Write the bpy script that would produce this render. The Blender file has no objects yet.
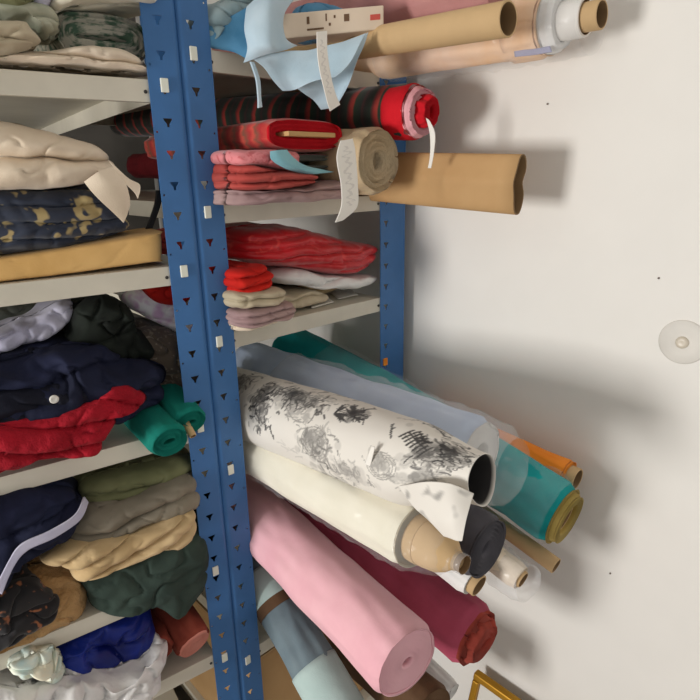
import bpy, math, random
import numpy as np
from mathutils import Vector as V, noise, Matrix
C = bpy.context.scene.collection
PI = math.pi
# ------------------------------------------------------------------ camera model
FPX = 569.0
YAW, PIT, ROL = math.radians(43.28), math.radians(17.45), math.radians(-1.03)
fw = V((math.sin(YAW)*math.cos(PIT), math.cos(YAW)*math.cos(PIT), -math.sin(PIT)))
r0 = V((math.cos(YAW), -math.sin(YAW), 0)); u0 = r0.cross(fw)
rt = r0*math.cos(ROL)+u0*math.sin(ROL); up = u0*math.cos(ROL)-r0*math.sin(ROL)
CAM = V((-.453, -.827, 1.5))
def ray(x, y): return fw+rt*((x-350)/FPX)-up*((y-350)/FPX)
def onX(x, y, X): k = ray(x, y); return CAM+k*((X-CAM.x)/k.x)
def onY(x, y, Y): k = ray(x, y); return CAM+k*((Y-CAM.y)/k.y)
def onZ(x, y, Z): k = ray(x, y); return CAM+k*((Z-CAM.z)/k.z)
LA = math.radians(-8.3)                       # the left unit stands at a slight angle
LS, LT = V((math.cos(LA), math.sin(LA), 0)), V((-math.sin(LA), math.cos(LA), 0))
def L(s, t, z): return LS*s+LT*t+V((0, 0, z))
def onL(x, y, t):
    k = ray(x, y); return CAM+k*((t-CAM.dot(LT))/k.dot(LT))
cam = bpy.data.objects.new('camera', bpy.data.cameras.new('camera')); C.objects.link(cam)
cam.matrix_world = Matrix.Translation(CAM) @ Matrix((rt, up, -fw)).transposed().to_4x4()
cam.data.sensor_width = 36; cam.data.lens = 36*FPX/700; cam.data.clip_start = .02
bpy.context.scene.camera = cam
# ------------------------------------------------------------------ materials
def lin(c):
    return tuple((v/255/12.92 if v/255 <= .04045 else ((v/255+.055)/1.055)**2.4) for v in c)+(1,)
def newmat(name):
    m = bpy.data.materials.new(name); m.use_nodes = True
    n = m.node_tree.nodes; return m, n, m.node_tree.links, n['Principled BSDF']
def fabric(name, c1, c2=None, scale=14, rough=.85, sheen=.25, bump=.25, weave=500, wr=30, lo=.35, hi=.65, extra=None):
    m, n, l, b = newmat(name)
    tc = n.new('ShaderNodeTexCoord')
    no = n.new('ShaderNodeTexNoise'); no.inputs['Scale'].default_value = scale; no.inputs['Detail'].default_value = 5
    l.new(tc.outputs['Object'], no.inputs['Vector'])
    cr = n.new('ShaderNodeValToRGB'); e = cr.color_ramp.elements
    c2 = c2 or tuple(v*.88 for v in c1)
    e[0].position = lo; e[0].color = lin(c2); e[1].position = hi; e[1].color = lin(c1)
    if extra:
        for p, c in extra:
            k = e.new(p); k.color = lin(c)
    l.new(no.outputs['Fac'], cr.inputs['Fac']); l.new(cr.outputs['Color'], b.inputs['Base Color'])
    w1 = n.new('ShaderNodeTexNoise'); w1.inputs['Scale'].default_value = wr; w1.inputs['Detail'].default_value = 3
    w2 = n.new('ShaderNodeTexNoise'); w2.inputs['Scale'].default_value = weave; w2.inputs['Detail'].default_value = 1
    l.new(tc.outputs['Object'], w1.inputs['Vector']); l.new(tc.outputs['Object'], w2.inputs['Vector'])
    mx = n.new('ShaderNodeMath'); mx.operation = 'MULTIPLY_ADD'; mx.inputs[1].default_value = .12
    l.new(w2.outputs['Fac'], mx.inputs[0]); l.new(w1.outputs['Fac'], mx.inputs[2])
    bp = n.new('ShaderNodeBump'); bp.inputs['Strength'].default_value = bump; bp.inputs['Distance'].default_value = .008
    l.new(mx.outputs[0], bp.inputs['Height']); l.new(bp.outputs['Normal'], b.inputs['Normal'])
    b.inputs['Roughness'].default_value = rough
    b.inputs['Sheen Weight'].default_value = sheen*(sum(c1)/765)**2*.6; b.inputs['Sheen Roughness'].default_value = .5; b.inputs['Specular IOR Level'].default_value = .25
    return m
def plain(name, c, rough=.5, metal=0, spec=.5, bump=0, bs=60, c2=None):
    m = fabric(name, c, c2 or tuple(v*.95 for v in c), scale=bs*.2, rough=rough, sheen=0, bump=bump, wr=bs)
    b = m.node_tree.nodes['Principled BSDF']; b.inputs['Metallic'].default_value = metal
    b.inputs['Specular IOR Level'].default_value = spec; return m
def film(name, tint=(235, 240, 245), clear=.8, rough=.15):
    m, n, l, b = newmat(name)
    tr = n.new('ShaderNodeBsdfTransparent'); mx = n.new('ShaderNodeMixShader')
    b.inputs['Base Color'].default_value = lin(tint); b.inputs['Roughness'].default_value = rough
    b.inputs['Specular IOR Level'].default_value = .8
    tc = n.new('ShaderNodeTexCoord'); no = n.new('ShaderNodeTexNoise'); no.inputs['Scale'].default_value = 38
    no.inputs['Detail'].default_value = 4; l.new(tc.outputs['Object'], no.inputs['Vector'])
    bp = n.new('ShaderNodeBump'); bp.inputs['Strength'].default_value = .5; bp.inputs['Distance'].default_value = .01
    l.new(no.outputs['Fac'], bp.inputs['Height']); l.new(bp.outputs['Normal'], b.inputs['Normal'])
    mx.inputs[0].default_value = clear
    l.new(b.outputs[0], mx.inputs[1]); l.new(tr.outputs[0], mx.inputs[2])
    l.new(mx.outputs[0], n['Material Output'].inputs['Surface']); return m
def stripes(name, period, bands, along='U', rough=.85, nscale=60, namp=.0):
    """woven stripes from the mesh's own length coordinate: bands = [(position 0..1, colour)]"""
    m, n, l, b = newmat(name)
    uv = n.new('ShaderNodeUVMap'); sp = n.new('ShaderNodeSeparateXYZ'); l.new(uv.outputs[0], sp.inputs[0])
    d = n.new('ShaderNodeMath'); d.operation = 'DIVIDE'; d.inputs[1].default_value = period
    l.new(sp.outputs['X' if along == 'U' else 'Y'], d.inputs[0])
    no = n.new('ShaderNodeTexNoise'); no.inputs['Scale'].default_value = nscale
    l.new(uv.outputs[0], no.inputs['Vector'])
    ad = n.new('ShaderNodeMath'); ad.operation = 'MULTIPLY_ADD'; ad.inputs[1].default_value = namp
    l.new(no.outputs['Fac'], ad.inputs[0]); l.new(d.outputs[0], ad.inputs[2])
    f = n.new('ShaderNodeMath'); f.operation = 'FRACT'; l.new(ad.outputs[0], f.inputs[0])
    cr = n.new('ShaderNodeValToRGB'); cr.color_ramp.interpolation = 'LINEAR'
    e = cr.color_ramp.elements
    e[0].position = bands[0][0]; e[0].color = lin(bands[0][1]); e[1].position = bands[-1][0]; e[1].color = lin(bands[-1][1])
    for p, c in bands[1:-1]:
        k = e.new(p); k.color = lin(c)
    l.new(f.outputs[0], cr.inputs[0]); l.new(cr.outputs[0], b.inputs['Base Color'])
    b.inputs['Roughness'].default_value = rough; b.inputs['Sheen Weight'].default_value = .2
    return m
def inkmat(name, base, ink):
    m, n, l, b = newmat(name)
    a = n.new('ShaderNodeAttribute'); a.attribute_name = 'ink'
    mx = n.new('ShaderNodeMix'); mx.data_type = 'RGBA'
    mx.inputs['A'].default_value = lin(base); mx.inputs['B'].default_value = lin(ink)
    l.new(a.outputs['Fac'], mx.inputs['Factor']); l.new(mx.outputs['Result'], b.inputs['Base Color'])
    b.inputs['Roughness'].default_value = .6; b.inputs['Sheen Weight'].default_value = .1
    return m
def voro(name, base, spots, scale, t0=.25, t1=.32, nz=.35, rough=.85):
    """printed motif: distorted cells over a ground colour"""
    m, n, l, b = newmat(name)
    tc = n.new('ShaderNodeTexCoord'); no = n.new('ShaderNodeTexNoise'); no.inputs['Scale'].default_value = scale*1.2
    l.new(tc.outputs['Object'], no.inputs['Vector'])
    mv = n.new('ShaderNodeMix'); mv.data_type = 'VECTOR'; mv.inputs['Factor'].default_value = nz*.3
    l.new(tc.outputs['Object'], mv.inputs['A']); l.new(no.outputs['Color'], mv.inputs['B'])
    vo = n.new('ShaderNodeTexVoronoi'); vo.inputs['Scale'].default_value = scale; l.new(mv.outputs['Result'], vo.inputs['Vector'])
    cr = n.new('ShaderNodeValToRGB'); e = cr.color_ramp.elements
    e[0].position = t0; e[0].color = lin(spots); e[1].position = t1; e[1].color = lin(base)
    l.new(vo.outputs['Distance'], cr.inputs['Fac']); l.new(cr.outputs['Color'], b.inputs['Base Color'])
    b.inputs['Roughness'].default_value = rough; b.inputs['Sheen Weight'].default_value = .2; return m

M = dict(
 wall=plain('white_wall_paint', (238, 235, 229), .9, bump=.01, bs=60, c2=(236, 233, 227)),
 greywall=plain('dark_grey_wall', (104, 100, 94), .9), floor=plain('grey_floor', (150, 140, 128), .7), ceil=plain('white_ceiling', (240, 238, 234), .9),
 blue=plain('blue_enamel', (66, 114, 170), .42, spec=.3, bump=.03, bs=90),
 shelf=plain('cream_enamel', (214, 208, 192), .45, spec=.4),
 clip=plain('zinc_clip', (238, 240, 226), .4), dark=plain('dark_steel', (40, 38, 36), .5),
 kraft=plain('kraft_cardboard', (196, 158, 110), .8, bump=.08, bs=50, c2=(186, 147, 99)),
 kraft2=plain('tan_cardboard', (205, 172, 126), .8, bump=.05), kin=plain('inner_cardboard', (132, 104, 70), .9),
 nailm=plain('dull_nail', (120, 108, 100), .6), paper=plain('white_paper', (240, 236, 228), .8), cardw=plain('white_tube_card', (236, 232, 226), .7),
 board=plain('cream_board', (226, 208, 186), .8), wood=plain('pale_wood', (205, 165, 110), .7),
 ink=plain('brown_ink', (110, 84, 62), .9), redink=plain('red_ink', (205, 90, 80), .9),
 film=film('clear_film', clear=.9), filmw=film('cloudy_film', (236, 238, 240), .78, .2),
 filmb=film('bluish_film', (190, 206, 226), .68, .2),
 gold=plain('gilt', (190, 140, 40), .3, metal=.6), glass=plain('pale_mount', (225, 222, 214), .3),
 disc=plain('translucent_plastic', (226, 222, 214), .5, spec=.3), knob=plain('cream_plastic', (216, 206, 188), .3),
 lblue=fabric('pale_blue_cloth', (194, 212, 222), (178, 202, 216), bump=.2), lblue2=fabric('mid_blue_cloth', (96, 148, 182), (60, 116, 152)),
 pink=fabric('pink_cloth', (236, 184, 192), (230, 174, 184), sheen=.3, bump=.12), maroon=fabric('maroon_cloth', (184, 82, 106), (166, 70, 92), bump=.2),
 rust=fabric('rust_cloth', (176, 72, 58), (120, 52, 44)), mauve=fabric('mauve_cloth', (196, 142, 138), (186, 130, 128)),
 teal=fabric('teal_cloth', (30, 166, 166), (16, 146, 150), bump=.2), tealg=fabric('teal_green_cloth', (16, 132, 116), (8, 112, 100), bump=.2),
 sky=fabric('powder_blue_cloth', (206, 222, 246), (192, 210, 238), bump=.3), orange=fabric('orange_cloth', (255, 156, 58), (250, 140, 40)),
 creamr=fabric('ivory_cloth', (240, 234, 216), (232, 226, 206), bump=.2), charcoal=fabric('charcoal_cloth', (88, 86, 92), (66, 64, 70)),
 greyr=fabric('grey_green_cloth', (120, 136, 142), (106, 122, 130)), mint=fabric('pale_mint_cloth', (186, 206, 202), (174, 196, 192)),
 brown=fabric('brown_cloth', (112, 84, 60), (92, 68, 48)), red=fabric('red_cloth', (214, 24, 38), (190, 14, 30), bump=.3),
 redg=voro('red_printed_satin', (196, 14, 26), (222, 62, 56), 26, .12, .3, rough=.35), redd=fabric('crimson_cloth', (176, 20, 40), (140, 10, 28), wr=60, bump=.9),
 dkred=fabric('dark_red_cloth', (112, 22, 28), (84, 14, 20)), ored=fabric('vermilion_cloth', (206, 38, 26), (186, 26, 18)), salmon=fabric('salmon_cloth', (190, 88, 80), (172, 68, 62)),
 pinkp=voro('pink_print', (224, 134, 138), (200, 96, 100), 40, .2, .5), aqua=fabric('aqua_selvage', (150, 204, 214), (134, 190, 204)),
 aqua2=fabric('grey_blue_cloth', (168, 184, 186), (130, 156, 164)), gry=fabric('grey_cloth', (110, 114, 106), (92, 96, 90)), mauveg=fabric('dusty_mauve', (176, 148, 144), (150, 122, 122)),
 beige=fabric('beige_batting', (206, 184, 150), (190, 166, 130), wr=60, bump=.4), cream=fabric('cream_linen', (234, 218, 196), (222, 204, 180)),
 white=fabric('white_cloth', (238, 236, 232), (226, 224, 222)), lilac=fabric('lilac_white_cloth', (206, 204, 220), (178, 176, 200)),
 greenp=fabric('green_white_print', (206, 202, 186), (92, 120, 100), scale=60, lo=.42, hi=.56), 
 navyfl=voro('navy_floral_print', (38, 46, 64), (176, 156, 108), 20, .30, .40, .5), must=fabric('mustard_board', (226, 184, 120), (216, 172, 106), bump=.1),
 stone=fabric('stone_cloth', (196, 182, 156), (176, 164, 138)), olive=fabric('olive_cloth', (126, 128, 92), (104, 106, 74)),
 sage=fabric('grey_sage_cloth', (186, 186, 166), (150, 156, 136), scale=25), navy=fabric('navy_cloth', (30, 35, 62), (20, 24, 44), wr=40),
 dnavy=fabric('deep_navy_cloth', (24, 26, 42), (14, 16, 28), bump=.5), black=fabric('black_green_cloth', (28, 34, 28), (12, 15, 12), scale=30),
 brownp=voro('brown_leaf_print', (78, 66, 54), (128, 116, 100), 40, .2, .4), whor=voro('white_lilac_print', (250, 248, 250), (222, 186, 218), 22, .2, .5),
 grybr=fabric('taupe_cloth', (140, 132, 116), (120, 112, 98)), sand=fabric('sand_cloth', (206, 180, 138), (188, 160, 116)),
 dkgreen=fabric('dark_green_cloth', (62, 78, 70), (46, 60, 54)), tanfur=fabric('tan_fleece', (190, 152, 104), (160, 122, 76), wr=120, bump=.8),
 blackfl=voro('black_floral_print', (20, 18, 22), (150, 92, 58), 30, .14, .26), royal=fabric('royal_blue_satin', (28, 48, 140), (12, 24, 96), rough=.35),
 terra=fabric('terracotta_cloth', (146, 70, 54), (116, 48, 36)), salmonl=fabric('salmon_edge', (226, 150, 134), (214, 134, 118)),
 bag=film('white_bag', (240, 238, 236), .18, .3), minty=fabric('pastel_print', (190, 216, 214), (236, 226, 200), scale=30),
 peach=fabric('peach_print', (244, 196, 146), (246, 214, 186), scale=14, extra=[(.72, (232, 196, 190))]), band=plain('blue_grey_band', (160, 160, 186), .8),
 tagpaper=inkmat('tag_paper', (242, 238, 230), (120, 112, 120)), toile=inkmat('toile_print', (226, 221, 212), (26, 24, 27)), darkin=fabric('inside_shade', (44, 42, 44), (30, 28, 30)),
 ochre=fabric('ochre_edge', (176, 152, 84), (150, 130, 66)), liningp=fabric('blush_lining', (236, 178, 184), (226, 160, 168)),
 plaid=stripes('dark_plaid', .062, [(0, (150, 40, 34)), (.10, (160, 52, 40)), (.16, (26, 46, 28)), (.42, (18, 30, 22)), (.5, (60, 22, 22)), (.6, (26, 24, 20)), (.84, (24, 42, 30)), (.93, (110, 30, 28)), (1, (150, 40, 34))], namp=.02),
 redpat=stripes('red_leaf_stripe', .03, [(0, (170, 30, 34)), (.35, (196, 70, 54)), (.6, (120, 70, 50)), (1, (170, 30, 34))], nscale=40, namp=.8),
)
# ------------------------------------------------------------------ object helpers
def tag(o, label, cat, group=None):
    o['label'] = label; o['category'] = cat
    if group: o['group'] = group
    return o
def thing(name, label, cat, loc, group=None):
    o = bpy.data.objects.new(name, None); C.objects.link(o); o.location = loc; o.empty_display_size = .03
    return tag(o, label, cat, group)
def mk(name, vs, fs, mat, parent=None, smooth=True, uv=None, ink=None, mi=None, label=None):
    """world-space verts -> ONE mesh object whose origin is the parent's base (or its own base)"""
    A = np.array([tuple(v) for v in vs], dtype=float)
    if parent is None: org = np.array([A[:, 0].mean(), A[:, 1].mean(), A[:, 2].min()])
    else:
        p = parent; org = np.array(p.location)
        while p.parent: p = p.parent; org = org+np.array(p.location)
    me = bpy.data.meshes.new(name); me.from_pydata((A-org).tolist(), [], fs); 
    for m in (mat if isinstance(mat, (list, tuple)) else [mat]): me.materials.append(m)
    if mi: me.polygons.foreach_set('material_index', mi)
    if smooth: me.polygons.foreach_set('use_smooth', [True]*len(me.polygons))
    if uv is not None:
        ul = me.uv_layers.new(name='UVMap'); idx = np.zeros(len(me.loops), dtype=np.int32); me.loops.foreach_get('vertex_index', idx)
        ul.data.foreach_set('uv', np.array(uv, dtype=np.float32)[idx].ravel())
    if ink is not None:
        at = me.attributes.new('ink', 'FLOAT', 'POINT'); at.data.foreach_set('value', np.array(ink, dtype=np.float32))
    o = bpy.data.objects.new(name, me); C.objects.link(o)
    if parent is None: o.location = org
    else: o.parent = parent
    if label: o['label'] = label
    me.update(); return o
def boxv(o, ax, ay, az):
    """box from corner o with edge vectors"""
    vs = [o, o+ax, o+ax+ay, o+ay]; vs = vs+[v+az for v in vs]
    return vs, [(0, 3, 2, 1), (4, 5, 6, 7), (0, 1, 5, 4), (1, 2, 6, 5), (2, 3, 7, 6), (3, 0, 4, 7)]
class MB:
    def __init__(s): s.v = []; s.f = []
    def add(s, vf):
        k = len(s.v); s.v += list(vf[0]); s.f += [tuple(i+k for i in f) for f in vf[1]]; return s
def bevel(o, w=.001, seg=2):
    b = o.modifiers.new('bevel', 'BEVEL'); b.width = w; b.segments = seg; b.limit_method = 'ANGLE'; return o
def nz(p, f, seed): return noise.noise_vector(V((p[0]*f+seed*7.13, p[1]*f-seed*3.7, p[2]*f+seed*1.9)))
def loft(rings, closed=True):
    vs = []; fs = []; n = len(rings[0])
    for r in rings: vs += r
    for i in range(len(rings)-1):
        for j in range(n if closed else n-1):
            k = (j+1) % n; fs.append((i*n+j, i*n+k, (i+1)*n+k, (i+1)*n+j))
    return vs, fs
def frame(A, B):
    t = (B-A).normalized(); e1 = t.cross(V((0, 0, 1))).normalized(); return t, e1, e1.cross(t)
def spow(c, p): return math.copysign(abs(c)**p, c)
def rollbody(A, B, a, b, hole, mats, parent, name='fabric', ex=2., NU=48, NA=72, wr=.0022, seed=0, sag=0, taper=1., ridges=9, rid=.0014,
             lean=0, depth=.06, wf=(16, 5), endlab=None):
    """a rolled or bolted length of cloth A(back)->B(front); half axes a x b, spiral-ridged front end and an open core hole"""
    t, e1, e2 = frame(A, B); Ln = (B-A).length; rings = []; uv = []
    def ring(u, ka, kb, off=0, wk=1):
        c = A.lerp(B, u)+V((0, 0, -1))*sag*(4*u*(1-u)); out = []
        for j in range(NA):
            ph = 2*PI*j/NA; ca, sa = spow(math.cos(ph), 2/ex), spow(math.sin(ph), 2/ex)
            q = V((u*Ln*wf[1], math.cos(ph)*1.3, math.sin(ph)*1.3))
            w = 1+wk*wr/max(a, .01)*(noise.noise(q*2+V((seed*3.3, 0, 0)))*1.3+.8*noise.noise(V((u*Ln*wf[0]+2*ph, ca*2.5, sa*2.5+seed))))
            p = c+e1*(ka*ca*w)+e2*(kb*sa*w)+t*(off+lean*sa*ka)
            out.append(p); uv.append((u*Ln-Ln, ph*a))
        return out
    for i in range(NU+1):
        u = i/NU; k = 1+(taper-1)*u
        e = 1-.12*max(0, 1-(1-u)*Ln/.006)**2
        rings.append(ring(u, a*k*e, b*k*e))
    nb = len(rings)-1
    d = (min(a, b)*taper-hole)/max(ridges, 1); random.seed(seed+5)
    for i in range(1, ridges+1):
        off = rid*(1.2 if i % 2 else -2.2)+random.uniform(-1, 1)*rid*.7
        off += .001
        rings.append(ring(1, max(a*taper-d*i, hole), max(b*taper-d*i, hole if ex < 2.5 else .002), off, .4))
    for dd in (.004, depth): rings.append(ring(1, max(a*taper-d*ridges, hole)*.97, max(b*taper-d*ridges, hole if ex < 2.5 else .002)*.97, -dd, .2))
    rings.insert(0, ring(0, a*.5, b*.5)); uv = uv[-NA:]+uv[:-NA]
    rings.insert(0, ring(0, a*.01, b*.01)); uv = uv[-NA:]+uv[:-NA]
    vs, fs = loft(rings)
    k = len(vs); fs.append(tuple(range(NA))[::-1]); fs.append(tuple(range(k-NA, k)))
    mi = [0 if f[0]//NA <= nb+1 else (len(mats)-1 if isinstance(mats, (list, tuple)) else 0) for f in fs]
    return mk(name, vs, fs, mats, parent, uv=uv, mi=mi)
def tube(name, A, B, r, ri, mat, parent, NA=32, NU=2, mats2=None, squash=1.):
    t, e1, e2 = frame(A, B)
    def ring(P, q): return [P+e1*(q*math.cos(2*PI*j/NA))+e2*(q*squash*math.sin(2*PI*j/NA)) for j in range(NA)]
    rs = [ring(A, ri)]+[ring(A.lerp(B, i/NU), r) for i in range(NU+1)]+[ring(B+t*.0006, r-.0006), ring(B+t*.0006, ri+.0006), ring(B, ri), ring(A, ri)]
    vs, fs = loft(rs); mi = [1 if f[0]//NA >= len(rs)-3 else 0 for f in fs]
    return mk(name, vs, fs, [mat, mats2 or M['kin']], parent, mi=mi)
def wrap(A, B, prof, mat, parent, name='plastic_wrap', NA=64, amp=.003, seed=1, f=22, sag=0):
    """crinkled film: prof = [(u along A->B, radius, drop)]"""
    t, e1, e2 = frame(A, B); N = 70; rings = []
    us = [p[0] for p in prof]
    for i in range(N+1):
        u = us[0]+(us[-1]-us[0])*i/N
        k = max(x for x in range(len(prof)-1) if prof[x][0] <= u+1e-9); p, q = prof[k], prof[k+1]
        g = (u-p[0])/(q[0]-p[0]); g = g*g*(3-2*g); r = p[1]+(q[1]-p[1])*g; dz = p[2]+(q[2]-p[2])*g
        c = A+(B-A)*u-V((0, 0, dz)); row = []
        for j in range(NA):
            ph = 2*PI*j/NA; pt = c+e1*r*math.cos(ph)+e2*r*math.sin(ph)
            w = nz(pt, f, seed)*amp+nz(pt, f*2.6, seed+3)*amp*.5
            n = (e1*math.cos(ph)+e2*math.sin(ph)); row.append(pt+n*abs(w.dot(n))*1.6+t*w.x*.6)
        rings.append(row)
    vs, fs = loft(rings); return mk(name, vs, fs, mat, parent)
def rollthing(name, label, cat, A, B, r, mats, core=None, group=None, **kw):
    """core = (outer radius, protrusion, material)"""
    base = A.lerp(B, .5)-V((0, 0, r)); root = thing(name, label, cat, base, group)
    hole = core[0]+.0005 if core else kw.pop('hole', .008)
    rollbody(A, B, r, r*kw.pop('sq', 1), hole, mats, root, **kw)
    if core:
        t = (B-A).normalized(); tube('core_tube', B-t*.055, B+t*core[1], core[0], core[0]*.84, core[2], root)
    return root
def cat_rom(pts, n, closed=True):
    P = pts; m = len(P); out = []
    per = n//m if closed else None
    tot = m if closed else m-1
    for i in range(n):
        x = i*tot/n if closed else i*tot/(n-1); k = min(int(x), tot-1); f = x-k
        g = (lambda q: P[q % m]) if closed else (lambda q: P[max(0, min(m-1, q))])
        a, b, c, d = g(k-1), g(k), g(k+1), g(k+2)
        out.append(.5*((2*b)+(c-a)*f+(2*a-5*b+4*c-d)*f*f+(3*b-a-3*c+d)*f*f*f))
    return out
def pile(name, label, cat, poly, un, tax, thick, mat, zmin=None, n=3, amp=.004, ang=0., wr=.004, f=18, seed=1, parent=None, group=None, p=3.2, part=None, NA=150, ridge=2, zmax=None, sharp=.38):
    """a folded or crumpled cloth: outline at its own distance (un: pixel -> point), pillow depth along tax, fold ridges and wrinkles"""
    pts = [un(*q) for q in poly]
    ctr = sum(pts, V())/len(pts); o = cat_rom(pts, NA)
    rings = []
    sx = tax.cross(V((0, 0, 1))).normalized(); g = V((0, 0, 1))*math.cos(ang)+sx*math.sin(ang)
    lo = min((q-ctr).dot(g) for q in o); hi = max((q-ctr).dot(g) for q in o)
    prof = [(max(.002, .93*k/24), -1) for k in range(25)]+[(.93+.07*math.sin(th), None) for th in [q*PI/16 for q in range(1, 8)]]
    prof = [(sc, -(1-sc**p)**(1/p)) for sc, _ in prof]+[(1, -.3), (1, 0), (1, .35)]+[(sc, (1-sc**p)**(1/p)) for sc in (.98, .94, .85, .6, .3, .002)]
    for sc, tau in prof:
        x = tau
        edge = min(1, (1-sc)*9) if tau < 0 else 0
        row = []
        for q in o:
            w = ctr+(q-ctr)*sc
            v = ((w-ctr).dot(g)-lo)/(hi-lo)
            wob = noise.noise((w-ctr)*9+V((seed, 0, 0)))*.35
            fold = abs(math.sin(PI*(n*v+wob)))**sharp if n else 1
            t = tau*thick/2
            d = nz(w+tax*t, f, seed)*wr+nz(w+tax*t, f*2.3, seed+9)*wr*.5
            amp_ = amp*3.0
            cz = max(0, 1-abs(noise.noise((w+tax*t*.4)*f*1.7+V((seed*1.3, 4, 2))))*2.2)**5*wr*.9*edge
            rg = 1-abs(noise.noise((w+tax*t*.5)*f*.8+V((seed*2.2, 1, 0))))*2
            w = w+tax*(t+cz+(amp_*(1-fold)-(rg*wr*.7 if ridge else 0))*edge)+d
            w += (w-ctr)*(-(1-fold)*amp_*.55/max(.02, (w-ctr).length) if sc > .9 and tau < .3 else 0)
            if zmin is not None: w.z = max(w.z, zmin+.0004)
            if zmax is not None: w.z = min(w.z, zmax)
            row.append(w)
        rings.append(row)
    vs, fs = loft(rings)
    k = len(vs); fs.append(tuple(range(NA))[::-1]); fs.append(tuple(range(k-NA, k)))
    ob = mk(name, vs, fs, mat, parent)
    if parent is None: tag(ob, label, cat, group)
    return ob
def sheet(name, rows, mat, parent=None, nu=40, nv=40, thick=.0012, wr=.0015, f=25, seed=1, label=None, cat=None, group=None, mi=None):
    rr = [cat_rom([V(p) for p in r], nu, False) for r in rows]
    cols = [cat_rom([r[i] for r in rr], nv, False) for i in range(nu)]
    grid = [[cols[i][j]+nz(cols[i][j], f, seed)*wr for i in range(nu)] for j in range(nv)]
    vs, fs = loft(grid, False); o = mk(name, vs, fs, mat, parent)
    s = o.modifiers.new('solid', 'SOLIDIFY'); s.thickness = thick; s.offset = 0
    if parent is None and label: tag(o, label, cat, group)
    return o
def struct(name, vf, mat):
    o = mk(name, vf[0], vf[1], mat, smooth=False); o['kind'] = 'structure'; return o
# ------------------------------------------------------------------ the room
XW, YB = .53, 1.25
X_, Y_, Z_ = V((1, 0, 0)), V((0, 1, 0)), V((0, 0, 1))
struct('wall_right', boxv(V((XW, -2.6, 0)), X_*.12, Y_*(YB+2.6), Z_*2.6), M['wall'])
struct('wall_back', boxv(V((-2.6, YB, 0)), X_*(XW+2.6), Y_*.12, Z_*2.6), M['greywall'])  # back wall in one even dark grey
struct('floor', boxv(V((-2.6, -2.6, -.1)), X_*(XW+2.72), Y_*(YB+2.72), Z_*.1), M['floor'])
struct('ceiling', boxv(V((-2.6, -2.6, 2.6)), X_*(XW+2.72), Y_*(YB+2.72), Z_*.1), M['ceil'])
# ------------------------------------------------------------------ shelving
PITCH, ZTOP = .0445, 1.707
def flange(s0, s1, holes_s, S, T, t0=0., zlo=0., zhi=1.98, small=None):
    """perforated flat flange in the S/Z plane, real keyhole openings"""
    from mathutils.geometry import tessellate_polygon
    vs = []; fs = []; th = .0009
    def P(x, z, d): return S*x+Z_*z+T*(t0+d)
    h = holes_s[0]; cut = (h+small)/2 if small is not None else None
    cols = [(s0, s1, 'k')] if cut is None else ([(s0, cut, 'k'), (cut, s1, 'o')] if small > h else [(s0, cut, 'o'), (cut, s1, 'k')])
    k = int((zhi-.04-ZTOP)/PITCH); zc = ZTOP+k*PITCH; i = 0; ztop = zhi
    def cell(a, b, z0, z1, hole):
        loops = [[(a, z0), (b, z0), (b, z1), (a, z1)]]+([hole] if hole else [])
        flat = [p for lp_ in loops for p in lp_]
        tri = tessellate_polygon([[V((x, z, 0)) for x, z in lp_] for lp_ in loops])
        n0 = len(vs); n = len(flat)
        for d in (-th, th): vs.extend(P(x, z, d) for x, z in flat)
        for t in tri: fs.append(tuple(n0+q for q in t)); fs.append(tuple(n0+n+q for q in t[::-1]))
        if hole:
            m = len(hole)
            for q in range(m): r = (q+1) % m; fs.append((n0+4+q, n0+4+r, n0+n+4+r, n0+n+4+q))
        for q in ((3, 0), (1, 2)): fs.append((n0+q[0], n0+q[1], n0+n+q[1], n0+n+q[0]))
    while zc > zlo+.05:
        zb = zc-PITCH*.5
        for a, b, kind in cols:
            if kind == 'k': hp = [(h-.0068, zc+.0045), (h+.0068, zc+.0045), (h+.0058, zc+.0015), (h+.0022, zc-.003), (h+.0018, zc-.0075), (h-.0018, zc-.0075), (h-.0022, zc-.003), (h-.0058, zc+.0015)]
            else: hp = [(small+.0017*math.cos(q*PI/4), zb+.008+.0017*math.sin(q*PI/4)) for q in range(8)] if i % 2 == 0 else None
            cell(a, b, zb, ztop, hp)
        ztop = zb; zc -= PITCH; i += 1
    for a, b, kind in cols: cell(a, b, zlo, ztop, None)
    return vs, fs
def post(parent, org, S, T, sgn, w=.05, dpt=.042, hole=.0195, clips=(), small=None, mirror=1, zhi=1.98):
    """L-section upright: front flange from the fold, side flange running back"""
    m = MB(); R = .008
    def shift(vf): return [v+org for v in vf[0]], vf[1]
    a, b = sorted((sgn*R, sgn*w))
    m.add(shift(flange(a, b, [sgn*hole], S, T, small=(sgn*small if small else None), zhi=zhi)))
    arc = []
    for q, rr in ((0, R+.0009), (1, R-.0009)):
        arc.append([S*(sgn*(R-rr*math.sin(x)))+T*(R-rr*math.cos(x)) for x in [k*PI/12 for k in range(7)]])
    prof = arc[0]+[S*(sgn*(-.0009))+T*dpt, S*(sgn*.0009)+T*dpt]+arc[1][::-1]
    rings = [[p+org+Z_*z for p in prof] for z in (0, zhi)]
    vs, fs = loft(rings); n = len(prof); fs += [tuple(range(n)), tuple(range(n, 2*n))]
    m.add((vs, fs))
    o = mk('upright_post', m.v, m.f, M['blue'], parent, smooth=False)
    for z in clips:
        c = MB().add(boxv(org+S*(sgn*hole-.0058)+Z_*(z-.0095)-T*.0042, S*.0116, T*.0034, Z_*.019))
        bevel(mk('shelf_clip', c.v, c.f, M['clip'], o, smooth=False), .0012)
    return o
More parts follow.
